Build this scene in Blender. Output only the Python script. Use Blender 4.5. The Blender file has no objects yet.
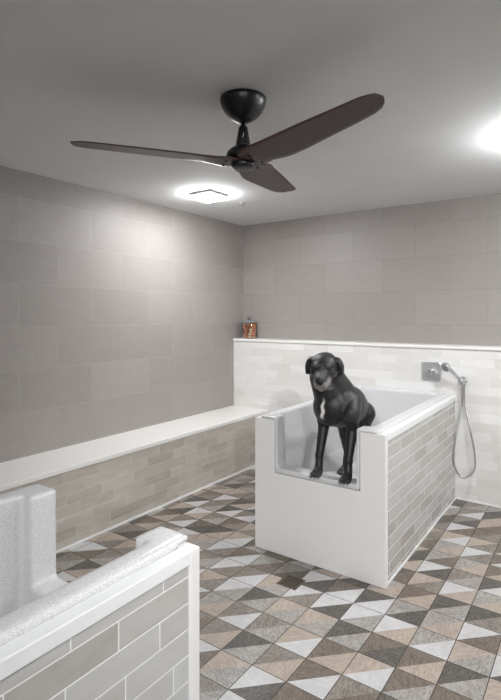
import bpy, bmesh, math, random
from mathutils import Vector, Matrix, Quaternion
random.seed(7)
PI = math.pi
sc = bpy.context.scene
COL = sc.collection

# ------------------------------------------------------------------ room measures (metres)
XL, XR = -3.34, 2.35          # left / right wall
YB, YF = 4.585, -2.6          # upper back wall / wall behind the camera
YH = 4.41                     # face of the tiled half wall
ZC = 2.57                     # ceiling
ZH = 1.29                     # top of the half wall ledge


def lin(c):
    out = []
    for v in c:
        v /= 255.0
        out.append(v / 12.92 if v <= 0.04045 else ((v + 0.055) / 1.055) ** 2.4)
    return (out[0], out[1], out[2], 1.0)


# ------------------------------------------------------------------ object helpers
def link(name, me, mats, parent=None):
    o = bpy.data.objects.new(name, me)
    COL.objects.link(o)
    for m in (mats if isinstance(mats, (list, tuple)) else [mats]):
        me.materials.append(m)
    if parent:
        o.parent = parent
    return o


def box_uv(bm, off=(0, 0, 0)):
    uv = bm.loops.layers.uv.verify()
    for f in bm.faces:
        n = f.normal
        a = (abs(n.x), abs(n.y), abs(n.z))
        for l in f.loops:
            c = l.vert.co
            if a[0] >= a[1] and a[0] >= a[2]:
                l[uv].uv = (c.y + off[1], c.z + off[2])
            elif a[1] >= a[2]:
                l[uv].uv = (c.x + off[0], c.z + off[2])
            else:
                l[uv].uv = (c.x + off[0], c.y + off[1])


def build(name, bm, mats, parent=None, smooth=False, uv=True, off=(0, 0, 0)):
    bm.normal_update()
    if uv:
        box_uv(bm, off)
    me = bpy.data.meshes.new(name)
    bm.to_mesh(me)
    bm.free()
    if smooth:
        for p in me.polygons:
            p.use_smooth = True
    return link(name, me, mats, parent)


def tag(o, label=None, cat=None, group=None, kind=None):
    if label: o['label'] = label
    if cat: o['category'] = cat
    if group: o['group'] = group
    if kind: o['kind'] = kind
    return o


def empty(name, loc, label, cat, rz=0.0, group=None):
    o = bpy.data.objects.new(name, None)
    COL.objects.link(o)
    o.empty_display_size = 0.1
    o.location = loc
    o.rotation_euler = (0, 0, rz)
    return tag(o, label, cat, group)


def add_box(bm, x0, x1, y0, y1, z0, z1, bevel=0.0, seg=2):
    r = bmesh.ops.create_cube(bm, size=1.0)
    vs = r['verts']
    for v in vs:
        v.co = Vector(((x0 + x1) / 2 + v.co.x * (x1 - x0), (y0 + y1) / 2 + v.co.y * (y1 - y0),
                       (z0 + z1) / 2 + v.co.z * (z1 - z0)))
    if bevel > 0:
        es = list({e for v in vs for e in v.link_edges})
        bmesh.ops.bevel(bm, geom=es, offset=bevel, segments=seg, affect='EDGES', profile=0.5)
    return bm


def box(name, x0, x1, y0, y1, z0, z1, mat, parent=None, bevel=0.0, seg=2, off=(0, 0, 0)):
    bm = bmesh.new()
    add_box(bm, x0, x1, y0, y1, z0, z1, bevel, seg)
    return build(name, bm, mat, parent, off=off)


def add_lathe(bm, prof, n=32, c=(0, 0, 0), axis=(0, 0, 1)):
    """prof: list of (radius, height) along axis"""
    q = Vector((0, 0, 1)).rotation_difference(Vector(axis))
    c = Vector(c)
    rings = []
    for r, h in prof:
        if r < 1e-5:
            rings.append([bm.verts.new(c + q @ Vector((0, 0, h)))])
        else:
            rings.append([bm.verts.new(c + q @ Vector((r * math.cos(2 * PI * k / n), r * math.sin(2 * PI * k / n), h)))
                          for k in range(n)])
    for a, b in zip(rings, rings[1:]):
        if len(a) == 1 and len(b) == 1:
            continue
        for k in range(n):
            k2 = (k + 1) % n
            if len(a) == 1:
                bm.faces.new((a[0], b[k2], b[k]))
            elif len(b) == 1:
                bm.faces.new((a[k], a[k2], b[0]))
            else:
                bm.faces.new((a[k], a[k2], b[k2], b[k]))
    bmesh.ops.recalc_face_normals(bm, faces=bm.faces)


def add_tube(bm, pts, rad, n=12, caps=True):
    """smooth tube through points; rad a number or one per point"""
    P = [Vector(p) for p in pts]
    R = rad if isinstance(rad, (list, tuple)) else [rad] * len(P)
    up = None
    rings = []
    for i, p in enumerate(P):
        t = (P[min(i + 1, len(P) - 1)] - P[max(i - 1, 0)]).normalized()
        if up is None:
            up = t.orthogonal().normalized()
        up = (up - t * up.dot(t)).normalized()
        s = t.cross(up)
        rings.append([bm.verts.new(p + (up * math.cos(2 * PI * k / n) + s * math.sin(2 * PI * k / n)) * R[i]) for k in range(n)])
    for a, b in zip(rings, rings[1:]):
        for k in range(n):
            bm.faces.new((a[k], a[(k + 1) % n], b[(k + 1) % n], b[k]))
    if caps:
        bm.faces.new(rings[0][::-1])
        bm.faces.new(rings[-1])
    bmesh.ops.recalc_face_normals(bm, faces=bm.faces)


def spline(pts, n=8):
    """Catmull-Rom resampling"""
    P = [Vector(p) for p in pts]
    P = [P[0] * 2 - P[1]] + P + [P[-1] * 2 - P[-2]]
    out = []
    for i in range(1, len(P) - 2):
        a, b, c, d = P[i - 1:i + 3]
        for k in range(n):
            t = k / n
            out.append(0.5 * (2 * b + (c - a) * t + (2 * a - 5 * b + 4 * c - d) * t * t + (3 * b - a - 3 * c + d) * t ** 3))
    out.append(P[-2])
    return out


def add_ell(bm, c, r, rot=None, u=16, v=10):
    res = bmesh.ops.create_uvsphere(bm, u_segments=u, v_segments=v, radius=1.0)
    M = rot if rot is not None else Matrix.Identity(3)
    c = Vector(c)
    if not isinstance(r, (list, tuple)):
        r = (r, r, r)
    for vv in res['verts']:
        vv.co = c + M @ Vector((vv.co.x * r[0], vv.co.y * r[1], vv.co.z * r[2]))


def add_cap(bm, a, b, ra, rb, n=14):
    """tapered capsule"""
    a, b = Vector(a), Vector(b)
    d = (b - a)
    L = d.length
    prof = []
    for k in range(6):
        t = -PI / 2 + PI / 2 * k / 5
        prof.append((max(ra * math.cos(t), 0), ra * math.sin(t)))
    for k in range(6):
        t = PI / 2 * k / 5
        prof.append((max(rb * math.cos(t), 0), L + rb * math.sin(t)))
    prof[0] = (0, -ra)
    prof[-1] = (0, L + rb)
    add_lathe(bm, prof, n, a, d.normalized())


# ------------------------------------------------------------------ material helpers
class N:
    def __init__(self, name):
        self.m = bpy.data.materials.new(name)
        self.m.use_nodes = True
        self.t = self.m.node_tree
        self.b = self.t.nodes['Principled BSDF']

    def add(self, typ, **kw):
        n = self.t.nodes.new(typ)
        for k, v in kw.items():
            setattr(n, k, v)
        return n

    def ln(self, a, b):
        self.t.links.new(a, b)

    def put(self, sock, v):
        if hasattr(v, 'node'):
            self.ln(v, sock)
        else:
            sock.default_value = v

    def math(self, op, a, b=None, c=None):
        n = self.add('ShaderNodeMath', operation=op)
        self.put(n.inputs[0], a)
        if b is not None: self.put(n.inputs[1], b)
        if c is not None: self.put(n.inputs[2], c)
        return n.outputs[0]

    def noise(self, vec, scale, detail=3.0, rough=0.5, dist=0.0):
        n = self.add('ShaderNodeTexNoise')
        if vec is not None: self.ln(vec, n.inputs['Vector'])
        n.inputs['Scale'].default_value = scale
        n.inputs['Detail'].default_value = detail
        n.inputs['Roughness'].default_value = rough
        n.inputs['Distortion'].default_value = dist
        return n.outputs['Fac']

    def ramp(self, fac, stops, interp='LINEAR'):
        n = self.add('ShaderNodeValToRGB')
        n.color_ramp.interpolation = interp
        el = n.color_ramp.elements
        while len(el) < len(stops): el.new(0.5)
        for e, (p, c) in zip(el, stops):
            e.position = p
            e.color = c if len(c) == 4 else lin(c)
        self.ln(fac, n.inputs[0])
        return n.outputs[0]

    def mix(self, fac, a, b, mode='MIX'):
        n = self.add('ShaderNodeMix', data_type='RGBA', blend_type=mode)
        self.put(n.inputs[0], fac)
        self.put(n.inputs[6], a)
        self.put(n.inputs[7], b)
        return n.outputs[2]

    def bump(self, h, strength=0.2, dist=0.002):
        n = self.add('ShaderNodeBump')
        n.inputs['Strength'].default_value = strength
        n.inputs['Distance'].default_value = dist
        self.ln(h, n.inputs['Height'])
        self.ln(n.outputs[0], self.b.inputs['Normal'])

    def scalevec(self, vec, s, loc=(0, 0, 0)):
        n = self.add('ShaderNodeMapping')
        n.inputs['Scale'].default_value = s
        n.inputs['Location'].default_value = loc
        self.ln(vec, n.inputs['Vector'])
        return n.outputs[0]


def plain(name, rgb, rough=0.5, metal=0.0, noise=0.0, nscale=20.0, spec=0.5, bump=0.0):
    k = N(name)
    c = lin(rgb)
    k.b.inputs['Roughness'].default_value = rough
    k.b.inputs['Metallic'].default_value = metal
    k.b.inputs['Specular IOR Level'].default_value = spec
    tc = k.add('ShaderNodeTexCoord').outputs['Object']
    f = k.noise(tc, nscale, 3)
    d = noise
    lo = tuple(x * (1 - d) for x in c[:3]) + (1,)
    hi = tuple(min(1, x * (1 + d)) for x in c[:3]) + (1,)
    k.ln(k.ramp(f, [(0.3, lo), (0.7, hi)]), k.b.inputs['Base Color'])
    if bump:
        k.bump(f, bump, 0.001)
    return k.m


def tile_mat(name, L, h, u0, v0, stagger, cols, grout, gap, rough, streak=0.3, rand=0.0, bumpk=0.35,
             coat=0.0, fine=None, spec=0.5, tilt=0.5):
    """running-bond tile from UVs in metres. cols: ramp stops over a per-tile random number"""
    k = N(name)
    uv = k.add('ShaderNodeUVMap').outputs[0]
    sep = k.add('ShaderNodeSeparateXYZ')
    k.ln(uv, sep.inputs[0])
    v = k.math('DIVIDE', k.math('SUBTRACT', sep.outputs[1], v0), h)
    row = k.math('FLOOR', v)
    odd = k.math('MULTIPLY', k.math('FLOORED_MODULO', row, 2.0), stagger)
    wn = k.add('ShaderNodeTexWhiteNoise', noise_dimensions='1D')
    k.ln(row, wn.inputs['W'])
    jit = k.math('MULTIPLY', wn.outputs['Value'], rand)
    u = k.math('ADD', k.math('DIVIDE', k.math('SUBTRACT', sep.outputs[0], u0), L), k.math('ADD', odd, jit))
    colm = k.math('FLOOR', u)
    fu = k.math('SUBTRACT', u, colm)
    fv = k.math('SUBTRACT', v, row)
    du = k.math('MULTIPLY', k.math('MINIMUM', fu, k.math('SUBTRACT', 1.0, fu)), L)
    dv = k.math('MULTIPLY', k.math('MINIMUM', fv, k.math('SUBTRACT', 1.0, fv)), h)
    d = k.math('MINIMUM', du, dv)
    mr = k.add('ShaderNodeMapRange', interpolation_type='SMOOTHSTEP')
    k.ln(d, mr.inputs[0])
    mr.inputs[1].default_value = gap * 0.5
    mr.inputs[2].default_value = gap * 0.5 + 0.0012
    mask = mr.outputs[0]
    cmb = k.add('ShaderNodeCombineXYZ')
    k.ln(colm, cmb.inputs[0]); k.ln(row, cmb.inputs[1])
    w2 = k.add('ShaderNodeTexWhiteNoise', noise_dimensions='2D')
    k.ln(cmb.outputs[0], w2.inputs['Vector'])
    rnd = w2.outputs['Value']
    # streaks, shifted per tile
    offv = k.add('ShaderNodeVectorMath', operation='MULTIPLY_ADD')
    k.ln(cmb.outputs[0], offv.inputs[0])
    offv.inputs[1].default_value = (3.17, 5.31, 0)
    k.ln(uv, offv.inputs[2])
    st = k.noise(k.scalevec(offv.outputs[0], (1.0, 2.6, 1.0)), 7.0, 3, 0.55)
    val = k.math('ADD', k.math('MULTIPLY', rnd, 1.0 - streak), k.math('MULTIPLY', st, streak))
    if fine:
        fx = k.noise(k.scalevec(uv, (fine[0], fine[1], 1)), 1.0, 2, 0.6)
        fy = k.noise(k.scalevec(uv, (fine[1], fine[0], 1), (3, 7, 0)), 1.0, 2, 0.6)
        lin_ = k.math('ADD', fx, fy)
        val = k.math('ADD', val, k.math('MULTIPLY', k.math('SUBTRACT', lin_, 1.0), fine[2]))
    col = k.ramp(val, cols)
    k.ln(k.mix(mask, lin(grout), col), k.b.inputs['Base Color'])
    k.ln(k.math('SUBTRACT', 0.8, k.math('MULTIPLY', mask, 0.8 - rough)), k.b.inputs['Roughness'])
    k.b.inputs['Specular IOR Level'].default_value = spec
    if coat:
        k.b.inputs['Coat Weight'].default_value = coat
        k.b.inputs['Coat Roughness'].default_value = 0.2
    # each tile leans a hair so reflections break at the joints
    hgt = k.math('ADD', mask, k.math('MULTIPLY', k.math('MULTIPLY', k.math('SUBTRACT', rnd, 0.5), fu), tilt))
    k.bump(hgt, bumpk, 0.002)
    return k.m


M = {}
M['paint'] = plain('ceiling_paint', (222, 223, 222), 0.85, noise=0.02, nscale=3)
M['wall_paint'] = plain('wall_paint', (190, 188, 184), 0.8, noise=0.03, nscale=3)
M['big_tile'] = tile_mat('linen_grey_wall_tile', 0.61, 0.305, -1.994, 2.38 - 0.305 * 9, 0.5,
                         [(0.0, (143, 137, 133)), (0.5, (149, 143, 139)), (1.0, (156, 150, 146))],
                         (130, 125, 121), 0.0018, 0.45, 0.5, fine=(220, 6, 0.9), bumpk=0.12, spec=0.45, tilt=14.0)
M['big_tile_left'] = tile_mat('linen_grey_wall_tile_left', 0.61, 0.305, 2.52, 2.38 - 0.305 * 9, 0.5,
                              [(0.0, (141, 135, 131)), (0.5, (149, 143, 139)), (1.0, (157, 151, 147))],
                              (163, 158, 154), 0.0018, 0.52, 0.5, fine=(220, 6, 0.9), bumpk=0.12, spec=0.36, tilt=14.0)
M['half_tile'] = tile_mat('pale_marble_brick_tile', 0.268, 0.0755, -3.0976, 1.265, 0.5,
                          [(0.0, (200, 196, 192)), (0.3, (212, 209, 205)), (0.6, (219, 217, 214)), (1.0, (230, 229, 229))],
                          (212, 208, 203), 0.002, 0.3, 0.45, rand=0.5)
M['bench_tile'] = tile_mat('beige_brick_tile', 0.29, 0.0755, 0.1, 0.51, 0.5,
                           [(0.15, (166, 159, 150)), (0.4, (181, 174, 165)), (0.65, (193, 187, 178)), (0.95, (212, 208, 202))],
                           (208, 204, 198), 0.0018, 0.35, 0.62, rand=0.5)
M['tub_tile'] = tile_mat('grey_brick_tile', 0.29, 0.0755, 0.302, 0.8685, 0.5,
                         [(0.1, (156, 151, 144)), (0.35, (174, 170, 164)), (0.65, (186, 185, 183)), (1.0, (202, 203, 205))],
                         (226, 226, 224), 0.0027, 0.26, 0.45, rand=0.35)
M['slab'] = plain('white_quartz', (228, 226, 222), 0.3, noise=0.015, nscale=40)
M['cap'] = plain('white_trim', (226, 226, 226), 0.35, noise=0.01)
M['panel'] = plain('white_solid_surface', (226, 224, 222), 0.3, noise=0.008)
M['chrome'] = plain('chrome', (200, 201, 203), 0.16, 0.85)
M['steel'] = plain('brushed_steel', (150, 145, 138), 0.38, 1.0, 0.1, 60)
M['bronze'] = plain('dark_drain_metal', (104, 94, 82), 0.5, 0.5, 0.1, 60)
M['black'] = plain('black_fan_metal', (15, 17, 20), 0.35, 0.0, 0.05)
M['hole'] = plain('drain_hole', (22, 20, 18), 0.9)
M['light_frame'] = plain('light_frame', (176, 174, 170), 0.4)
M['grout'] = plain('floor_grout', (66, 60, 55), 0.85, noise=0.08, nscale=30)


def speckle():
    k = N('speckled_acrylic')
    tc = k.add('ShaderNodeTexCoord').outputs['Object']
    n1 = k.noise(tc, 420, 1, 0.5)
    n2 = k.noise(tc, 190, 1, 0.5)
    c1 = k.ramp(n1, [(0.36, (188, 188, 189)), (0.5, (206, 205, 205)), (0.66, (218, 217, 216))])
    c2 = k.ramp(n2, [(0.33, (0.72, 0.72, 0.73, 1)), (0.46, (1, 1, 1, 1))])
    k.ln(k.mix(0.4, c1, c2, 'MULTIPLY'), k.b.inputs['Base Color'])
    k.b.inputs['Roughness'].default_value = 0.3
    return k.m


M['acrylic'] = speckle()


def wood(name, dark, light, k1=0.3):
    k = N(name)
    uv = k.add('ShaderNodeUVMap').outputs[0]
    w = k.add('ShaderNodeTexWave', wave_type='BANDS', bands_direction='Y', wave_profile='SIN')
    k.ln(k.scalevec(uv, (0.4, 1.0, 1.0)), w.inputs['Vector'])
    w.inputs['Scale'].default_value = 15
    w.inputs['Distortion'].default_value = 22
    w.inputs['Detail'].default_value = 4
    w.inputs['Detail Scale'].default_value = 1.6
    w.inputs['Detail Roughness'].default_value = 0.6
    n = k.noise(k.scalevec(uv, (16, 80, 1)), 1.0, 4, 0.65, 0.6)
    n2 = k.noise(uv, 11.0, 3, 0.6, 0.5)
    f = k.math('ADD', k.math('MULTIPLY', w.outputs['Fac'], k1),
               k.math('ADD', k.math('MULTIPLY', n, 0.40), k.math('MULTIPLY', n2, 0.6 - k1)))
    k.ln(k.ramp(f, [(0.25, dark), (0.75, light)]), k.b.inputs['Base Color'])
    k.b.inputs['Roughness'].default_value = 0.36
    k.bump(f, 0.4, 0.0015)
    return k.m


FLOOR_M = {
    'W': wood('pale_ash_tile', (172, 170, 170), (202, 201, 200), 0.12),
    'D': wood('charcoal_wood_tile', (62, 58, 54), (102, 97, 91), 0.35),
    'T': wood('taupe_wood_tile', (99, 92, 84), (146, 138, 129), 0.3),
    'G': wood('grey_wood_tile', (122, 117, 112), (170, 165, 159), 0.3),
    'B': wood('beige_wood_tile', (143, 129, 117), (181, 167, 154), 0.22),
    'N': wood('brown_wood_tile', (84, 75, 67), (126, 114, 103), 0.3),
}
FK = list(FLOOR_M)

# ------------------------------------------------------------------ room shell
tag(box('wall_left', XL - 0.12, XL, YF - 0.12, YB + 0.12, 0, ZC, M['big_tile_left']), kind='structure')
tag(box('wall_back', XL, XR, YB, YB + 0.12, 0, ZC, M['big_tile']), kind='structure')
tag(box('wall_right', XR, XR + 0.12, YF - 0.12, YB + 0.12, 0, ZC, M['wall_paint']), kind='structure')
tag(box('wall_front', XL, XR, YF - 0.12, YF, 0, ZC, M['wall_paint']), kind='structure')
tag(box('ceiling', XL - 0.12, XR + 0.12, YF - 0.12, YB + 0.12, ZC, ZC + 0.12, M['paint']), kind='structure')
tag(box('wall_half', XL, XR, YH, YB, 0, ZH - 0.028, M['half_tile']), kind='structure')
tag(box('trim_1', XL, XR, YH - 0.012, YB, ZH - 0.028, ZH, M['slab'], bevel=0.003), kind='structure')
tag(box('trim_2', -0.978, XR, YH - 0.006, YH, 0.0005, 0.012, M['cap']), kind='structure')

# tiled floor: squares of two triangles, each half its own wood tone, thin dark joints
S, OX, OY = 0.1745, -0.0358, 0.0509
KNOWN = {}
for _e in ('8,-8,TG 9,-8,BG 9,-9,WN 9,-7,WD 9,-6,NT 10,-9,TB 10,-8,DG 10,-7,TB 10,-6,NW 10,-5,TN 10,-10,TN 11,-10,GB 11,-9,TW 11,-8,TG 11,-7,BW 11,-6,NB 11,-5,BW 11,-4,NG 12,-11,BT 12,-10,WG 12,-9,DG 12,-8,BG 12,-7,BG 12,-6,DG 12,-5,ND 12,-4,NB 12,-3,DG 13,-12,TG 13,-11,WT 13,-10,TW 13,-9,BG 13,-8,WT 13,-7,WD 13,-6,WG 13,-5,WB 13,-4,GW 13,-3,BG 14,-13,BG 14,-12,WT 14,-11,NW 14,-10,GN 14,-9,TD 14,-8,WD 14,-7,NW 14,-6,DW 14,-5,GD 14,-4,GB 14,-3,WN 15,-6,GB 15,-5,NB 15,-4,DG 15,-3,DT 16,-6,DN 16,-5,BT 16,-4,WB 16,-3,GB 17,-6,DB 17,-5,WD 17,-4,TG 17,-3,DW 18,-6,BD 18,-5,GN 18,-4,GB 18,-3,NB 19,-6,TN 19,-5,GB 19,-4,WT 20,-6,BT 20,-5,BW 20,-4,BT 21,-6,DT 21,-5,WN 21,-4,NT 22,-6,BD 22,-5,TD 22,-4,BN 23,-5,TW 23,-4,DB 24,-5,TG').split():
    _j, _i, _c = _e.split(',')
    KNOWN[(int(_i), int(_j))] = _c



def make_floor():
    bm = bmesh.new()
    uv = bm.loops.layers.uv.verify()
    rnd = random.Random(11)

    def quad(x0, x1, y0, y1, z, mi):
        f = bm.faces.new([bm.verts.new((x0, y0, z)), bm.verts.new((x1, y0, z)), bm.verts.new((x1, y1, z)), bm.verts.new((x0, y1, z))])
        f.material_index = mi
        for l in f.loops: l[uv].uv = (l.vert.co.x, l.vert.co.y)
    # slab with grout surface just under the tile faces
    quad(XL, XR, YF, YB, -0.0012, len(FK))
    g = 0.0019
    i0, i1 = math.floor((XL - OX) / S), math.ceil((XR - OX) / S)
    j0, j1 = math.floor((YF - OY) / S), math.ceil((YB - OY) / S)
    weights = [('W', 3.0), ('D', 2.6), ('T', 3.0), ('G', 2.4), ('B', 3.4), ('N', 2.2)]
    bag = [k for k, w in weights for _ in range(int(w * 10))]
    for i in range(i0, i1):
        for j in range(j0, j1):
            x0, x1 = max(OX + i * S + g, XL), min(OX + (i + 1) * S - g, XR)
            y0, y1 = max(OY + j * S + g, YF), min(OY + (j + 1) * S - g, YB)
            if x1 - x0 < 0.004 or y1 - y0 < 0.004:
                continue
            a = rnd.choice(bag)
            b = rnd.choice([k for k in bag if k != a])
            if (i, j) in KNOWN:
                a, b = KNOWN[(i, j)]
            vs = [bm.verts.new((x0, y0, 0)), bm.verts.new((x1, y0, 0)), bm.verts.new((x1, y1, 0)), bm.verts.new((x0, y1, 0))]
            for tri, kind in (((vs[0], vs[2], vs[3]), a), ((vs[0], vs[1], vs[2]), b)):
                f = bm.faces.new(tri)
                f.material_index = FK.index(kind)
                th = rnd.uniform(0, 2 * PI)
                ou, ov = rnd.uniform(0, 20), rnd.uniform(0, 20)
                for l in f.loops:
                    x, y = l.vert.co.x, l.vert.co.y
                    l[uv].uv = (ou + x * math.cos(th) - y * math.sin(th), ov + x * math.sin(th) + y * math.cos(th))
    o = build('floor', bm, [FLOOR_M[k] for k in FK] + [M['grout']], uv=False)
    tag(o, kind='structure')
    tag(box('floor_slab', XL - 0.12, XR + 0.12, YF - 0.12, YB + 0.12, -0.1, -0.0015, M['grout']), kind='structure')


make_floor()

# ------------------------------------------------------------------ bench along the left wall
bench = empty('bench', (XL, 0.9, 0), 'long bench with white slab top and beige brick tile front along left wall', 'bench')
BX = -2.892


def bpart(name, x0, x1, y0, y1, z0, z1, mat, bev=0.0):
    return box(name, x0 - XL, x1 - XL, y0 - 0.9, y1 - 0.9, z0, z1, mat, bench, bev, off=(XL, 0.9, 0))


bpart('tiled_base', XL + 0.002, BX, YF + 0.002, YH - 0.002, 0.0005, 0.512, M['bench_tile'])
bpart('seat_slab', XL + 0.002, BX + 0.016, YF + 0.002, YH - 0.002, 0.512, 0.543, M['slab'], 0.003)
bpart('floor_trim', BX, BX + 0.012, YF + 0.002, YH - 0.002, 0.0005, 0.014, M['cap'])


# ------------------------------------------------------------------ dog wash tubs
def cells_mesh(xs, ys, zs, inside):
    """blocky solid from a cell grid; only its outer faces"""
    bm = bmesh.new()
    vd = {}

    def V(i, j, k):
        if (i, j, k) not in vd:
            vd[(i, j, k)] = bm.verts.new((xs[i], ys[j], zs[k]))
        return vd[(i, j, k)]
    nx, ny, nz = len(xs) - 1, len(ys) - 1, len(zs) - 1
    occ = {(i, j, k) for i in range(nx) for j in range(ny) for k in range(nz)
           if inside((xs[i] + xs[i + 1]) / 2, (ys[j] + ys[j + 1]) / 2, (zs[k] + zs[k + 1]) / 2)}
    for (i, j, k) in occ:
        for d, q in (((1, 0, 0), [(1, 0, 0), (1, 1, 0), (1, 1, 1), (1, 0, 1)]), ((-1, 0, 0), [(0, 0, 0), (0, 0, 1), (0, 1, 1), (0, 1, 0)]),
                     ((0, 1, 0), [(0, 1, 0), (0, 1, 1), (1, 1, 1), (1, 1, 0)]), ((0, -1, 0), [(0, 0, 0), (1, 0, 0), (1, 0, 1), (0, 0, 1)]),
                     ((0, 0, 1), [(0, 0, 1), (1, 0, 1), (1, 1, 1), (0, 1, 1)]), ((0, 0, -1), [(0, 0, 0), (0, 1, 0), (1, 1, 0), (1, 0, 0)])):
            if (i + d[0], j + d[1], k + d[2]) not in occ:
                bm.faces.new([V(i + a, j + b, k + c) for a, b, c in q])
    bmesh.ops.dissolve_limit(bm, angle_limit=0.01, verts=bm.verts, edges=bm.edges)
    return bm


HW, TL, TH = 0.4485, 1.683, 0.868
JAMB, CUT, BAS, RIM = 0.272, 0.292, 0.330, 0.402
SILL = 0.560
BASIN_ME = None


def make_tub(loc, rz, label):
    t = empty('dog_wash_tub', loc, label, 'tub', rz, 'dog wash tubs')
    RZ = TH + 0.021

    def solid(x, y, z):
        ax = abs(x)
        if ax > RIM: return False
        if z > TH - 0.0005 and y < 0.045:                  # rim lip over the front panel
            return JAMB < ax < RIM and y > -0.010
        if y < 0.045:                                     # flange in the panel cut-out
            return y > -0.010 and z > 0.524 and (JAMB < ax < CUT or (ax < CUT and z < SILL))
        if y < 0.10:                                      # front wall with the entry notch
            return z > 0.38 and (ax > JAMB or z < SILL)
        if z < 0.43: return z > 0.38
        return ax > BAS or y > TL - 0.085
    xs = [-RIM, -BAS, -CUT, -JAMB, JAMB, CUT, BAS, RIM]
    ys = [-0.010, 0.045, 0.10, TL - 0.085, TL - 0.002]
    zs = [0.38, 0.43, 0.524, SILL, TH, RZ]
    bm = cells_mesh(xs, ys, zs, solid)
    global BASIN_ME
    if BASIN_ME is None:
        me = bpy.data.meshes.new('basin_raw')
        bm.to_mesh(me)
        raw = bpy.data.objects.new('basin_raw', me)
        COL.objects.link(raw)
        rm = raw.modifiers.new('even', 'REMESH'); rm.mode = 'VOXEL'; rm.voxel_size = 0.0075
        sm = raw.modifiers.new('soften', 'SMOOTH'); sm.factor = 0.5; sm.iterations = 18
        BASIN_ME = bpy.data.meshes.new_from_object(raw.evaluated_get(bpy.context.evaluated_depsgraph_get()))
        bpy.data.objects.remove(raw)
        BASIN_ME.materials.clear()
        BASIN_ME.materials.append(M['acrylic'])
        for p in BASIN_ME.polygons: p.use_smooth = True
    bm.free()
    b = bpy.data.objects.new('basin', BASIN_ME)
    COL.objects.link(b)
    b.parent = t
    # front panel with its cut-out
    xs = [-HW, -CUT - 0.003, CUT + 0.003, HW]
    bm = cells_mesh(xs, [0, 0.04], [0.0005, 0.521, TH], lambda x, y, z: abs(x) > CUT or z < 0.521)
    f = build('front_panel', bm, M['panel'], t)
    fb = f.modifiers.new('soft_edges', 'BEVEL'); fb.width = 0.003; fb.segments = 2; fb.limit_method = 'ANGLE'
    for s in (1, -1):
        a, c = sorted((s * (RIM + 0.001), s * (HW - 0.009)))
        box('tiled_side_panel', a, c, 0.0405, TL, 0.0005, TH - 0.040, M['tub_tile'], t, off=(0, 0, 0))
        a, c = sorted((s * (RIM + 0.001), s * HW))
        box('side_cap', a, c, 0.0405, TL, TH - 0.040, TH, M['cap'], t, 0.003)
        a, c = sorted((s * (HW - 0.009), s * (HW - 0.002)))
        box('floor_trim', a, c, 0.0405, TL, 0.0005, 0.012, M['cap'], t)
    # outlet in the basin floor
    bm = bmesh.new()
    add_lathe(bm, [(0, 0.0045), (0.018, 0.0045), (0.022, 0.003), (0.036, 0.002), (0.040, 0.0)], 28, (0, TL - 0.3, 0.4302))
    build('drain', bm, M['chrome'], t, smooth=True)
    return t


TX, TY = -1.4365, 2.725
make_tub((TX, TY, 0), 0, 'dog wash tub against the half wall with the black dog standing in it')
make_tub((-0.9635 - HW, 1.107, 0), PI, 'empty dog wash tub in the near left corner with speckled rim')

# ------------------------------------------------------------------ ceiling fan
FX, FY = -1.372, 1.885
fan = empty('ceiling_fan', (FX, FY, ZC), 'black ceiling fan with three dark walnut brown blades', 'ceiling fan')


def walnut():
    k = N('dark_walnut_blade')
    uv = k.add('ShaderNodeUVMap').outputs[0]
    n = k.noise(k.scalevec(uv, (4, 160, 1)), 1.0, 3, 0.6)
    k.ln(k.ramp(n, [(0.25, (54, 36, 32)), (0.75, (68, 46, 42))]), k.b.inputs['Base Color'])
    k.b.inputs['Roughness'].default_value = 0.42
    return k.m


M['walnut'] = walnut()
bm = bmesh.new()
add_lathe(bm, [(0, -0.001), (0.104, -0.001), (0.109, -0.005), (0.108, -0.018), (0.101, -0.042), (0.086, -0.068), (0.064, -0.091), (0.036, -0.108), (0.014, -0.115), (0, -0.116)], 40)
build('canopy', bm, M['black'], fan, smooth=True)
bm = bmesh.new()
add_lathe(bm, [(0, -0.105), (0.011, -0.105), (0.011, -0.128), (0.017, -0.132), (0.022, -0.142), (0.026, -0.17), (0.036, -0.222), (0.036, -0.228), (0, -0.228)], 28)
build('downrod', bm, M['black'], fan, smooth=True)
bm = bmesh.new()
add_lathe(bm, [(0, -0.226), (0.038, -0.226), (0.060, -0.240), (0.076, -0.256), (0.080, -0.270), (0.078, -0.282), (0.07, -0.290), (0, -0.290)], 40)
build('motor_housing', bm, M['black'], fan, smooth=True)
bm = bmesh.new()
add_lathe(bm, [(0, -0.334), (0.03, -0.334), (0.050, -0.329), (0.056, -0.318), (0.054, -0.300), (0, -0.300)], 36)
build('hub_cap', bm, M['black'], fan, smooth=True)
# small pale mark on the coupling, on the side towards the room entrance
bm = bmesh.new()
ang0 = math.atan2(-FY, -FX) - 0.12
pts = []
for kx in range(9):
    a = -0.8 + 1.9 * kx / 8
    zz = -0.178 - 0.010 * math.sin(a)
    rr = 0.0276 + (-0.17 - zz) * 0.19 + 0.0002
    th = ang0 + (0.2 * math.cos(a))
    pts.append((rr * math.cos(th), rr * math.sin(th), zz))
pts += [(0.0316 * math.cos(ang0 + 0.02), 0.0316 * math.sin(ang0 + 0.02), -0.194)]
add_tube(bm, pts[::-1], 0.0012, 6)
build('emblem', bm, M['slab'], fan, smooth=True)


def interp(tab, r):
    for (a, va), (b, vb) in zip(tab, tab[1:]):
        if r <= b:
            t = (r - a) / (b - a)
            t = t * t * (3 - 2 * t) if False else t
            return va + (vb - va) * t
    return tab[-1][1]


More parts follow.
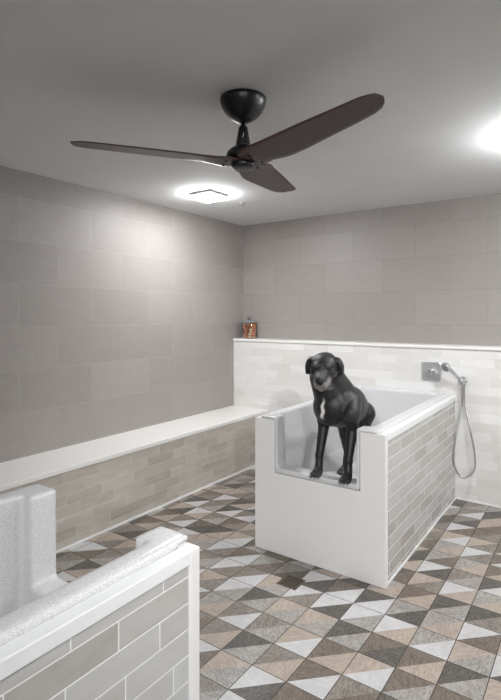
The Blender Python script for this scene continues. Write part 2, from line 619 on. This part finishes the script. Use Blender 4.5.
def blade_mesh():
    R = 0.775
    cw = [(0, 0.0), (0.03, 0.052), (0.06, 0.088), (0.09, 0.104), (0.12, 0.105), (0.20, 0.094), (0.45, 0.088), (0.62, 0.080), (0.72, 0.076), (0.75, 0.068), (0.768, 0.056), (R, 0.022)]
    ccw = [(0, 0.0), (0.03, 0.052), (0.06, 0.076), (0.09, 0.080), (0.13, 0.070), (0.18, 0.080), (0.24, 0.090), (0.33, 0.088), (0.45, 0.078), (0.62, 0.066), (0.70, 0.056), (0.74, 0.040), (0.765, 0.018), (R, 0.000)]
    pitch = [(0, 0), (0.05, 2), (0.12, 6), (0.2, 9), (0.4, 8), (R, 6)]
    thick = [(0, 0.018), (0.1, 0.018), (0.25, 0.013), (0.6, 0.011), (R, 0.008)]
    rs = [0.004, 0.03, 0.045, 0.06, 0.075, 0.09, 0.105, 0.12, 0.13, 0.145, 0.165, 0.19, 0.22, 0.25, 0.29, 0.33, 0.39, 0.45, 0.53, 0.62, 0.66, 0.70, 0.72, 0.74, 0.75, 0.76, 0.768, 0.772, R]
    bm = bmesh.new()
    uvl = bm.loops.layers.uv.verify()
    rings = []
    nn = 9
    for r in rs:
        a, b = -interp(cw, r), interp(ccw, r)
        th = interp(thick, r)
        p = math.radians(interp(pitch, r))
        z0 = -0.306 + 0.046 * (r / R)
        ring = []
        for side in (1, -1):
            for k in range(nn):
                t = k / (nn - 1)
                if side < 0: t = 1 - t
                if side < 0 and k in (0, nn - 1): continue
                y = a + (b - a) * t
                prof = math.sqrt(max(0, 1 - (2 * t - 1) ** 2))
                zz = side * th * 0.5 * prof + 0.006 * prof
                # CW edge high, CCW edge low
                ring.append(bm.verts.new((r, y * math.cos(p) + zz * math.sin(p), z0 - y * math.sin(p) + zz * math.cos(p))))
        rings.append(ring)
    for a, b in zip(rings, rings[1:]):
        for k in range(len(a)):
            bm.faces.new((a[k], a[(k + 1) % len(a)], b[(k + 1) % len(a)], b[k]))
    bm.faces.new(rings[0][::-1]); bm.faces.new(rings[-1])
    bmesh.ops.recalc_face_normals(bm, faces=bm.faces)
    for f in bm.faces:
        for l in f.loops: l[uvl].uv = (l.vert.co.x, l.vert.co.y)
    return bm


BLADE0 = -14.0
b0 = None
for q in range(3):
    if b0 is None:
        b0 = build('blade', blade_mesh(), M['walnut'], fan, smooth=True, uv=False)
        bo = b0
    else:
        bo = b0.copy(); COL.objects.link(bo); bo.parent = fan
    bo.rotation_euler = (0, 0, math.radians(BLADE0 + 120 * q))
    for yy in (-0.042, 0.042):
        bm = bmesh.new()
        add_lathe(bm, [(0, -0.0035), (0.0055, -0.0035), (0.0065, 0.003), (0, 0.003)], 14, (0.088, yy, -0.3105 - yy * 0.08))
        sc_ = build('screw', bm, M['black'], bo, smooth=True)

# ------------------------------------------------------------------ ceiling lights
def emis(name, rgb, strength):
    k = N(name)
    k.b.inputs['Base Color'].default_value = (0.8, 0.8, 0.8, 1)
    k.b.inputs['Emission Color'].default_value = lin(rgb)
    k.b.inputs['Emission Strength'].default_value = strength
    return k.m


LAMP = 125.0
M['diffuser'] = emis('lamp_diffuser', (248, 250, 253), LAMP)
M['drum_diffuser'] = emis('drum_lamp_diffuser', (248, 250, 253), LAMP * 0.9)
M['fill_diffuser'] = emis('fill_light_diffuser', (246, 250, 255), 80.0)


def ceiling_light(x, y, label, drop=0.016, mat='diffuser'):
    t = empty('ceiling_light', (x, y, ZC), label, 'ceiling light', 0, 'square ceiling lights')
    w = 0.12
    bm = bmesh.new()
    add_box(bm, -w, w, -w, w, -0.026, -0.0005, 0.002)
    build('frame', bm, M['light_frame'], t)
    bm = bmesh.new()
    add_box(bm, -w + 0.003, w - 0.003, -w + 0.003, w - 0.003, -0.0262 - drop, -0.0262, 0.005)
    build('diffuser', bm, M[mat], t)
    return t


ceiling_light(-2.69, 3.20, 'lit square ceiling light near the corner where the two grey tiled walls meet')
ceiling_light(-0.16, 3.20, 'lit square ceiling light to the right of the fan, just past the picture edge', 0.06, 'drum_diffuser')
ceiling_light(1.75, 3.20, 'added unseen square fill light close to the painted right wall', 0.07, 'drum_diffuser')  # lamp added out of view to brighten the back ceiling


def downlight(x, y, label):
    t = empty('fill_downlight', (x, y, ZC), label, 'downlight', 0, 'added fill downlights')  # fill lamps added out of view to brighten the front of the room
    bm = bmesh.new()
    add_lathe(bm, [(0.092, -0.0005), (0.125, -0.0005), (0.125, -0.004), (0.095, -0.014), (0.092, -0.012), (0.092, -0.0005)], 32)
    build('trim_ring', bm, M['light_frame'], t, smooth=True)
    bm = bmesh.new()
    add_lathe(bm, [(0, -0.0035), (0.0915, -0.0035), (0.0915, -0.001), (0, -0.001)], 32)
    build('diffuser', bm, M['fill_diffuser'], t)


downlight(0.75, 0.55, 'added unseen fill downlight over the clear floor right of the near tub')
downlight(-1.7, -1.5, 'added unseen fill downlight behind the back end of the near tub')


def spotlight(x, y, target, watts, cone, label):
    """added fill spot out of view: housing tilted towards what it lights"""
    t = empty('fill_spotlight', (x, y, ZC), label, 'spotlight', 0, 'added fill spotlights')
    d = (Vector(target) - Vector((x, y, ZC - 0.10))).normalized()
    bm = bmesh.new()
    add_lathe(bm, [(0, -0.0005), (0.05, -0.0005), (0.05, -0.016), (0.012, -0.018), (0.012, -0.05), (0, -0.05)], 24)
    build('ceiling_mount', bm, M['light_frame'], t, smooth=True)
    bm = bmesh.new()
    add_lathe(bm, [(0, -0.06), (0.06, -0.06), (0.075, -0.04), (0.075, 0.05), (0.070, 0.05), (0.068, 0.02), (0, 0.02)], 28, (0, 0, -0.10), d)
    build('housing', bm, M['light_frame'], t, smooth=True)
    ld = bpy.data.lights.new('fill_lamp', 'SPOT')
    ld.energy = watts
    ld.color = (0.96, 0.98, 1.0)
    ld.spot_size = math.radians(cone)
    ld.spot_blend = 1.0
    ld.shadow_soft_size = 0.068
    lo_ = bpy.data.objects.new('fill_lamp', ld)
    COL.objects.link(lo_)
    lo_.parent = t
    lo_.location = Vector((0, 0, -0.10)) + d * 0.12
    lo_.rotation_euler = d.to_track_quat('-Z', 'Y').to_euler()


spotlight(0.55, -1.7, (-1.5, 2.8, 0.6), 230.0, 54, 'added unseen fill spotlight behind the camera aimed at the front of the tub')
spotlight(1.25, -0.7, (-1.5, 2.8, 0.7), 200.0, 56, 'added unseen fill spotlight right of the camera aimed at the dog')

# sprinkler head on the ceiling
sp = empty('sprinkler_head', (-2.655, 3.635, ZC), 'small metal sprinkler head on the ceiling beside the square light', 'sprinkler')
bm = bmesh.new()
add_lathe(bm, [(0, -0.0005), (0.028, -0.0005), (0.026, -0.006), (0, -0.008)], 24)
build('escutcheon', bm, M['light_frame'], sp, smooth=True)
bm = bmesh.new()
add_lathe(bm, [(0, -0.006), (0.007, -0.007), (0.006, -0.016), (0.003, -0.018), (0.003, -0.022), (0.012, -0.023), (0.012, -0.025), (0, -0.025)], 16)
build('nozzle', bm, M['steel'], sp, smooth=True)

# ------------------------------------------------------------------ floor drain
dr = empty('floor_drain', (-1.462, 2.482, 0), 'small square bronze floor drain in front of the tub', 'drain')
bm = bmesh.new()
add_box(bm, -0.056, 0.056, -0.056, 0.056, 0.0002, 0.0012)
build('recess', bm, M['hole'], dr)
bm = bmesh.new()
w = 0.062
for a in ((-w, w, -w, -w + 0.009), (-w, w, w - 0.009, w), (-w, -w + 0.009, -w, w), (w - 0.009, w, -w, w)):
    add_box(bm, a[0], a[1], a[2], a[3], 0.0003, 0.0035)
build('frame', bm, M['bronze'], dr)
bm = bmesh.new()
n = 7
for k in range(n):
    c = -w + 0.009 + (2 * w - 0.018) * (k + 0.5) / n
    add_box(bm, c - 0.0028, c + 0.0028, -w + 0.009, w - 0.009, 0.0012, 0.0032)
for k in range(3):
    c = -w + 0.009 + (2 * w - 0.018) * (k + 1) / 4
    add_box(bm, -w + 0.009, w - 0.009, c - 0.0022, c + 0.0022, 0.0012, 0.0031)
build('grate', bm, M['bronze'], dr)

# ------------------------------------------------------------------ shower valve, hand shower and its holder
VX, VZ = -1.192, 1.061
va = empty('shower_valve', (VX, YH, VZ), 'square chrome shower valve with lever on the pale tiled half wall', 'shower valve')
bm = bmesh.new()
pl = []
w, rc = 0.082, 0.02
for cx, cz, a0 in ((1, 1, 0), (-1, 1, 90), (-1, -1, 180), (1, -1, 270)):
    for k in range(6):
        a = math.radians(a0 + 18 * k)
        pl.append((cx * (w - rc) + rc * math.cos(a), cz * (w - rc) + rc * math.sin(a)))
lo = [bm.verts.new((x, 0, z)) for x, z in pl]
mid = [bm.verts.new((x, -0.006, z)) for x, z in pl]
hi = [bm.verts.new((x * 0.93, -0.011, z * 0.93)) for x, z in pl]
for a, b in ((lo, mid), (mid, hi)):
    for k in range(len(a)):
        bm.faces.new((a[k], a[(k + 1) % len(a)], b[(k + 1) % len(a)], b[k]))
bm.faces.new(hi); bm.faces.new(lo[::-1])
bmesh.ops.recalc_face_normals(bm, faces=bm.faces)
build('mounting_plate', bm, plain('satin_plate', (196, 196, 196), 0.3, 0.55), va)
bm = bmesh.new()
add_lathe(bm, [(0, 0.010), (0.032, 0.010), (0.034, 0.016), (0.028, 0.045), (0.024, 0.050), (0, 0.051)], 28, (0, 0, 0.004), (0, -1, 0))
hub = build('lever_hub', bm, M['chrome'], va, smooth=True)
bm = bmesh.new()
add_tube(bm, [(-0.012, -0.046, 0.004), (0.02, -0.050, 0.004), (0.05, -0.054, 0.0), (0.066, -0.056, -0.004)], [0.012, 0.011, 0.009, 0.007], 12)
build('lever', bm, M['chrome'], va, smooth=True)

hx, hz = -0.934, 1.002
hd = empty('shower_holder', (hx, YH, hz), 'round chrome wall bracket holding the hand shower', 'shower bracket')
bm = bmesh.new()
add_lathe(bm, [(0, 0), (0.032, 0), (0.034, 0.006), (0.028, 0.014), (0.014, 0.020), (0.013, 0.034), (0, 0.034)], 28, (0, 0, 0), (0, -1, 0))
build('flange', bm, M['chrome'], hd, smooth=True)
bm = bmesh.new()
add_lathe(bm, [(0.0165, -0.016), (0.021, -0.016), (0.0225, 0.0), (0.0215, 0.016), (0.0165, 0.016), (0.0165, -0.016)], 24, (-0.004, -0.056, 0.0), Vector((-0.55, -0.35, 0.76)))
build('cradle', bm, M['chrome'], hd, smooth=True)
bm = bmesh.new()
add_tube(bm, [(0.010, -0.012, -0.006), (0.014, -0.018, -0.020), (0.014, -0.020, -0.0455)], [0.010, 0.010, 0.009], 12)
build('outlet_elbow', bm, M['chrome'], hd, smooth=True)

hs = empty('hand_shower', (hx, YH - 0.06, hz), 'chrome hand shower in its bracket with long hose looping down half wall', 'hand shower')
bm = bmesh.new()
ax = Vector((-0.55, -0.35, 0.76)).normalized()
base = Vector((-0.004, 0.004, 0.0))
hp = [base - ax * 0.03, base - ax * 0.01, base + ax * 0.03, base + ax * 0.07, base + ax * 0.115, base + ax * 0.14 + Vector((-0.004, 0, 0))]
add_tube(bm, spline(hp, 4), [0.011 + 0.003 * (i / 20) for i in range(21)], 14)
build('handle', bm, M['chrome'], hs, smooth=True)
bm = bmesh.new()
hc = base + ax * 0.165 + Vector((-0.008, -0.012, -0.006))
face = Vector((-0.42, -0.80, -0.42)).normalized()
add_lathe(bm, [(0, 0.020), (0.030, 0.020), (0.040, 0.016), (0.042, 0.008), (0.037, -0.006), (0.024, -0.020), (0, -0.026)], 30, hc, face)
head = build('spray_head', bm, M['chrome'], hs, smooth=True)
bm = bmesh.new()
add_lathe(bm, [(0, 0.0225), (0.026, 0.0222), (0.032, 0.0205), (0.026, 0.0195), (0, 0.0195)], 28, hc, face)
build('spray_face', bm, plain('spray_face_grey', (140, 141, 142), 0.4, 0.3), head, smooth=True)
HOSE = [(-0.9225, 4.364, 0.9765), (-0.9255, 4.360, 0.955), (-0.9299, 4.355, 0.9178), (-0.9313, 4.345, 0.7774), (-0.9565, 4.29, 0.5958), (-0.974, 4.25, 0.4148), (-0.9705, 4.25, 0.3316), (-0.9312, 4.255, 0.2538), (-0.8812, 4.265, 0.242), (-0.8261, 4.29, 0.3009), (-0.8258, 4.315, 0.4239), (-0.868, 4.345, 0.6346), (-0.9122, 4.378, 0.7942), (-0.9200, 4.389, 0.90), (-0.9200, 4.390, 0.955)]
bm = bmesh.new()
HP = spline([(x - hx, y - (YH - 0.06), z - hz) for x, y, z in HOSE], 10)
add_tube(bm, HP, [0.0066 + 0.0006 * (i % 2) for i in range(len(HP))], 10)
build('hose', bm, plain('hose_steel', (158, 158, 158), 0.3, 0.9), hs, smooth=True)

# ------------------------------------------------------------------ glass jar of treats on the ledge
def glass():
    k = N('clear_glass')
    out = k.t.nodes['Material Output']
    tr = k.add('ShaderNodeBsdfTransparent')
    tr.inputs[0].default_value = (0.96, 0.97, 0.97, 1)
    gl = k.add('ShaderNodeBsdfGlossy')
    gl.inputs['Roughness'].default_value = 0.05
    lw = k.add('ShaderNodeLayerWeight')
    lw.inputs[0].default_value = 0.25
    mx = k.add('ShaderNodeMixShader')
    k.ln(k.math('MULTIPLY', lw.outputs['Fresnel'], 0.4), mx.inputs[0])
    k.ln(tr.outputs[0], mx.inputs[1]); k.ln(gl.outputs[0], mx.inputs[2])
    k.ln(mx.outputs[0], out.inputs['Surface'])
    return k.m


M['glass'] = glass()
JX, JY = -3.186, 4.498
jar = empty('treat_jar', (JX, JY, ZH), 'lidded glass jar full of small dog treats on the half wall ledge', 'jar')
bm = bmesh.new()
add_lathe(bm, [(0, 0.0005), (0.079, 0.0005), (0.084, 0.006), (0.084, 0.168), (0.081, 0.174), (0.074, 0.177), (0.071, 0.177), (0.078, 0.172), (0.081, 0.166), (0.081, 0.008), (0.0, 0.006)], 36)
build('jar_body', bm, M['glass'], jar, smooth=True)
bm = bmesh.new()
add_lathe(bm, [(0, 0.1775), (0.072, 0.1775), (0.076, 0.180), (0.075, 0.188), (0.050, 0.196), (0.018, 0.199), (0, 0.199)], 36)
lid = build('lid', bm, plain('jar_lid_metal', (168, 169, 171), 0.3, 0.6), jar, smooth=True)
bm = bmesh.new()
add_lathe(bm, [(0, 0.199), (0.010, 0.1995), (0.010, 0.208), (0.020, 0.217), (0.023, 0.227), (0.017, 0.238), (0, 0.241)], 20)
build('knob', bm, plain('jar_knob', (120, 120, 120), 0.2, 0.6), lid, smooth=True)


def treat_mesh(name):
    bm = bmesh.new()
    add_cap(bm, (0, 0, 0.012), (0, 0, 0.034), 0.0065, 0.0065, 10)
    for z in (0.009, 0.037):
        for s in (-1, 1):
            add_ell(bm, (s * 0.0065, 0, z), (0.0085, 0.0075, 0.009), None, 10, 7)
    bm.normal_update()
    me = bpy.data.meshes.new(name)
    bm.to_mesh(me); bm.free()
    for p in me.polygons: p.use_smooth = True
    return me


kinds = [('orange', (198, 120, 72)), ('brown', (128, 78, 54)), ('pale cream', (214, 190, 160)), ('pink', (196, 128, 112))]
tm = {}
for nme, rgb in kinds:
    me = treat_mesh('dog_treat')
    me.materials.append(plain('treat_' + nme.replace(' ', '_'), rgb, 0.7, noise=0.1, nscale=120))
    tm[nme] = me
rr = random.Random(4)
for layer in range(3):
    ring = [(0.0665, k * 2 * PI / 13 + layer * 0.24) for k in range(13)] + [(0.032, k * 2 * PI / 5 + layer) for k in range(5)]
    for rad, a in ring:
        nme = rr.choices([k[0] for k in kinds], [5, 3, 3, 3])[0]
        o = bpy.data.objects.new('dog_treat', tm[nme])
        COL.objects.link(o)
        o.location = (JX + rad * math.cos(a), JY + rad * math.sin(a), ZH + 0.0066 + layer * 0.0521)
        o.scale = (1.12, 1.12, 1.125)
        o.rotation_euler = (0, 0, a + PI / 2 + rr.uniform(-0.15, 0.15))
        tag(o, 'small %s bone-shaped dog treat inside the glass jar' % nme, 'dog treat', '%s dog treats in the jar' % nme)

# ------------------------------------------------------------------ the dog
DOG0 = Vector((-1.33, 2.95, 0.0))
bm = bmesh.new()
# trunk
E_ = lambda c, r, rot=None: add_ell(bm, c, r, rot, 24, 16)
K_ = lambda a, b, ra, rb: add_cap(bm, a, b, ra, rb, 18)
E_((-1.346, 2.875, 0.985), (0.138, 0.135, 0.142))
E_((-1.366, 2.800, 0.980), (0.116, 0.085, 0.122))       # forechest
E_((-1.368, 3.03, 0.955), (0.122, 0.20, 0.132))
E_((-1.402, 3.18, 0.915), (0.108, 0.18, 0.118))
E_((-1.435, 3.32, 0.865), (0.112, 0.13, 0.112))
K_((-1.352, 2.93, 1.028), (-1.430, 3.28, 0.885), 0.085, 0.072)   # topline
# neck
K_((-1.358, 2.88, 1.04), (-1.398, 2.79, 1.195), 0.122, 0.092)
K_((-1.372, 2.82, 1.02), (-1.402, 2.75, 1.160), 0.104, 0.076)
# shoulders and front legs
for sx, px in ((-1, -1.422), (1, -1.228)):
    cx = -1.325
    K_((cx + sx * 0.062, 2.88, 1.015), (cx + sx * 0.088, 2.815, 0.955), 0.066, 0.062)
    K_((cx + sx * 0.088 - 0.008, 2.815, 0.955), (px - 0.012, 2.845, 0.855), 0.058, 0.040)
    K_((px - 0.012, 2.845, 0.855), (px - 0.006, 2.775, 0.690), 0.037, 0.026)
    E_((px - 0.006, 2.770, 0.675), (0.028, 0.030, 0.034))
    K_((px - 0.006, 2.772, 0.675), (px, 2.748, 0.595), 0.025, 0.026)
    K_((px, 2.745, 0.592), (px, 2.722, 0.583), 0.030, 0.026)
    for tx, ty in ((-0.027, 0.004), (-0.010, -0.010), (0.010, -0.010), (0.027, 0.004)):
        K_((px + tx * 0.8, 2.728 + ty, 0.582), (px + tx, 2.700 + ty, 0.570), 0.013, 0.012)
# hind legs
for sx, px, py in ((-1, -1.480, 3.19), (1, -1.345, 3.25)):
    hx_ = -1.430 + sx * 0.066
    K_((hx_, 3.31, 0.855), (px - sx * 0.03, py + 0.02, 0.715), 0.088, 0.046)
    K_((px - sx * 0.03, py + 0.02, 0.715), (px, py + 0.115, 0.575), 0.044, 0.028)
    K_((px, py + 0.115, 0.575), (px, py + 0.085, 0.475), 0.026, 0.024)
    K_((px, py + 0.08, 0.462), (px, py + 0.03, 0.456), 0.029, 0.026)
    for tx, ty in ((-0.024, 0.004), (-0.009, -0.008), (0.009, -0.008), (0.024, 0.004)):
        K_((px + tx * 0.8, py + 0.03 + ty, 0.453), (px + tx, py + 0.004 + ty, 0.4435), 0.013, 0.012)
# tail
tp = spline([(-1.44, 3.41, 0.90), (-1.45, 3.47, 0.84), (-1.46, 3.50, 0.74), (-1.47, 3.51, 0.62)], 4)
add_tube(bm, tp, [0.028 - 0.017 * i / (len(tp) - 1) for i in range(len(tp))], 10)
# head in its own frame
HS = Vector((-1.380, 2.744, 1.243))
hf = Vector((0.27, -0.92, -0.30)).normalized()
hs_ = Vector((-hf.y, hf.x, 0)).normalized()       # picture right
hu = hf.cross(hs_).normalized()
HM = Matrix((hs_, hf, hu)).transposed()            # columns: side, forward, up


def H(a, b, c):
    return HS + hs_ * a + hf * b + hu * c


E_(H(0, 0, 0.004), (0.084, 0.094, 0.074), HM)              # skull
E_(H(0, 0.03, 0.022), (0.058, 0.062, 0.046), HM)           # forehead
for s in (-1, 1):
    E_(H(s * 0.034, 0.074, 0.032), (0.024, 0.022, 0.013), HM)   # brow
    E_(H(s * 0.050, 0.030, -0.025), (0.032, 0.055, 0.042), HM)  # cheek
K_(H(0, 0.05, -0.018), H(0, 0.150, -0.036), 0.049, 0.036)      # bridge and muzzle
E_(H(0, 0.125, -0.050), (0.044, 0.050, 0.036), HM)
for s in (-1, 1):
    E_(H(s * 0.022, 0.122, -0.066), (0.022, 0.046, 0.036), HM)  # flews
    E_(H(s * 0.033, 0.085, -0.068), (0.018, 0.040, 0.030), HM)
K_(H(0, 0.06, -0.075), H(0, 0.138, -0.094), 0.032, 0.020)      # lower jaw
E_(H(0, 0.171, -0.030), (0.021, 0.014, 0.015), HM)             # nose
# pendant ears
for s in (-1, 1):
    tilt = Matrix.Rotation(math.radians(-10 * s), 3, 'Y')
    R3 = HM @ tilt
    E_(H(s * 0.076, 0.004, 0.034), (0.030, 0.030, 0.020), HM)
    E_(H(s * 0.101, 0.006, -0.002), (0.018, 0.034, 0.046), R3)
    E_(H(s * 0.106, 0.012, -0.034), (0.013, 0.026, 0.028), R3)
bmesh.ops.recalc_face_normals(bm, faces=bm.faces)
for v in bm.verts: v.co -= DOG0
me = bpy.data.meshes.new('dog_body_raw')
bm.to_mesh(me); bm.free()
raw = bpy.data.objects.new('dog_body_raw', me)
COL.objects.link(raw)
rm = raw.modifiers.new('union', 'REMESH'); rm.mode = 'VOXEL'; rm.voxel_size = 0.0055
sm = raw.modifiers.new('soften', 'SMOOTH'); sm.factor = 0.5; sm.iterations = 10
dg = bpy.context.evaluated_depsgraph_get()
body_me = bpy.data.meshes.new_from_object(raw.evaluated_get(dg))
bpy.data.objects.remove(raw)
body_me.name = 'body'

att = body_me.color_attributes.new('coat', 'FLOAT_COLOR', 'POINT')


def sstep(a, b, x):
    t = max(0.0, min(1.0, (x - a) / (b - a)))
    return t * t * (3 - 2 * t)


rn = random.Random(2)
for i, v in enumerate(body_me.vertices):
    p = v.co + DOG0
    d = p - HS
    a, b, c = d.dot(hs_), d.dot(hf), d.dot(hu)
    # grey muzzle: flews, chin and a streak up the bridge
    g = 0.0
    if 0.03 < b < 0.21 and abs(a) < 0.075 and -0.125 < c < 0.08:
        g = sstep(0.055, 0.10, b) * sstep(-0.020, -0.055, c)
        g = max(g, 0.35 * sstep(0.06, 0.10, b) * sstep(0.022, 0.008, abs(a)) * sstep(0.03, 0.0, c))
        g *= 0.8 + 0.3 * rn.random()
        br = (Vector((abs(a), b, c)) - Vector((0.036, 0.088, 0.032))).length
        g = max(g, 0.22 * sstep(0.026, 0.008, br))  # brow highlight painted into the coat colour
    nose = 1.0 if (Vector((a, b, c)) - Vector((0, 0.176, -0.030))).length < 0.023 else 0.0
    if nose: g = 0.0
    # white blaze on the chest, faint highlights painted into the coat above the elbows
    w = 0.0
    if p.y < 2.86 and c < -0.15:
        dx = abs(p.x + 1.378 - (p.z - 0.99) * 0.12 + 0.005 * math.sin(p.z * 90)) + 0.003 * rn.random()
        w = sstep(0.018, 0.008, dx + 0.10 * max(0.0, p.z - 0.97)) * sstep(0.900, 0.935, p.z) * sstep(1.06, 1.01, p.z)
    g2 = 0.0
    if p.y < 2.84:
        for ex in (-1.43, -1.22):
            g2 = max(g2, 0.10 * sstep(0.06, 0.02, math.hypot(p.x - ex, (p.z - 0.93) * 1.5)))
    att.data[i].color = (w, max(g, g2), nose, 1)


def coat():
    k = N('black_short_coat')
    at = k.add('ShaderNodeAttribute', attribute_name='coat')
    sep = k.add('ShaderNodeSeparateColor')
    k.ln(at.outputs['Color'], sep.inputs[0])
    tc = k.add('ShaderNodeTexCoord').outputs['Object']
    n = k.noise(k.scalevec(tc, (1, 1, 0.35)), 160, 3, 0.6)
    n2 = k.noise(tc, 22, 3, 0.6)
    base = k.ramp(k.math('ADD', k.math('MULTIPLY', n, 0.5), k.math('MULTIPLY', n2, 0.5)), [(0.35, (12, 11, 11)), (0.65, (32, 31, 31))])
    c = k.mix(k.math('MULTIPLY', sep.outputs[1], 0.85), base, lin((136, 131, 128)))
    c = k.mix(sep.outputs[0], c, lin((222, 220, 217)))
    c = k.mix(sep.outputs[2], c, lin((20, 19, 20)))
    k.ln(c, k.b.inputs['Base Color'])
    k.b.inputs['Roughness'].default_value = 0.48
    k.b.inputs['Specular IOR Level'].default_value = 0.42
    k.b.inputs['Sheen Weight'].default_value = 0.08
    k.bump(k.math('ADD', n, k.math('MULTIPLY', n2, 1.5)), 0.5, 0.003)
    return k.m


for p in body_me.polygons: p.use_smooth = True
dog = empty('dog', DOG0, 'black dog with grey muzzle and white chest blaze standing in tub, front paws on sill', 'dog')
M['coat'] = coat()
body_me.materials.clear()
link('body', body_me, M['coat'], dog)
M['eye'] = plain('dog_eye', (26, 17, 12), 0.08, spec=0.8)
for s in (-1, 1):
    bm = bmesh.new()
    add_ell(bm, H(s * 0.037, 0.083, 0.010) - DOG0, (0.0115, 0.0105, 0.0095), HM, 14, 10)
    bmesh.ops.recalc_face_normals(bm, faces=bm.faces)
    build('eye', bm, M['eye'], dog, smooth=True)
M['claw'] = plain('dog_claw', (38, 35, 33), 0.35)
for px in (-1.422, -1.228):
    for tx, ty in ((-0.027, 0.004), (-0.010, -0.010), (0.010, -0.010), (0.027, 0.004)):
        bm = bmesh.new()
        add_tube(bm, spline([(px + tx - DOG0.x, 2.692 + ty - DOG0.y, 0.570), (px + tx * 1.03 - DOG0.x, 2.682 + ty - DOG0.y, 0.564), (px + tx * 1.05 - DOG0.x, 2.677 + ty - DOG0.y, 0.552)], 3), [0.0045 - 0.0005 * i for i in range(7)], 8)
        build('claw', bm, M['claw'], dog, smooth=True)

# ------------------------------------------------------------------ camera and render look
F_PX = 495.0
cam = bpy.data.cameras.new('camera')
co = bpy.data.objects.new('camera', cam)
COL.objects.link(co)
co.location = (0, 0, 1.55)
co.rotation_euler = (PI / 2, 0, math.radians(35.2))
cam.sensor_fit = 'VERTICAL'
cam.sensor_height = 36.0
cam.lens = 36.0 * F_PX / 700.0
cam.shift_y = -(350 - 315) / 700.0
cam.clip_start = 0.02
sc.camera = co

w = bpy.data.worlds.new('world')
sc.world = w
w.use_nodes = True
w.node_tree.nodes['Background'].inputs[0].default_value = (0.8, 0.85, 0.9, 1)
w.node_tree.nodes['Background'].inputs[1].default_value = 0.0

sc.view_settings.view_transform = 'Standard'
sc.view_settings.look = 'None'
sc.view_settings.gamma = 1.0
sc.view_settings.exposure = 0.48
sc.cycles.use_denoising = True
sc.cycles.max_bounces = 10
sc.cycles.diffuse_bounces = 6
sc.cycles.sample_clamp_indirect = 6.0
sc.cycles.caustics_reflective = False
sc.cycles.caustics_refractive = False
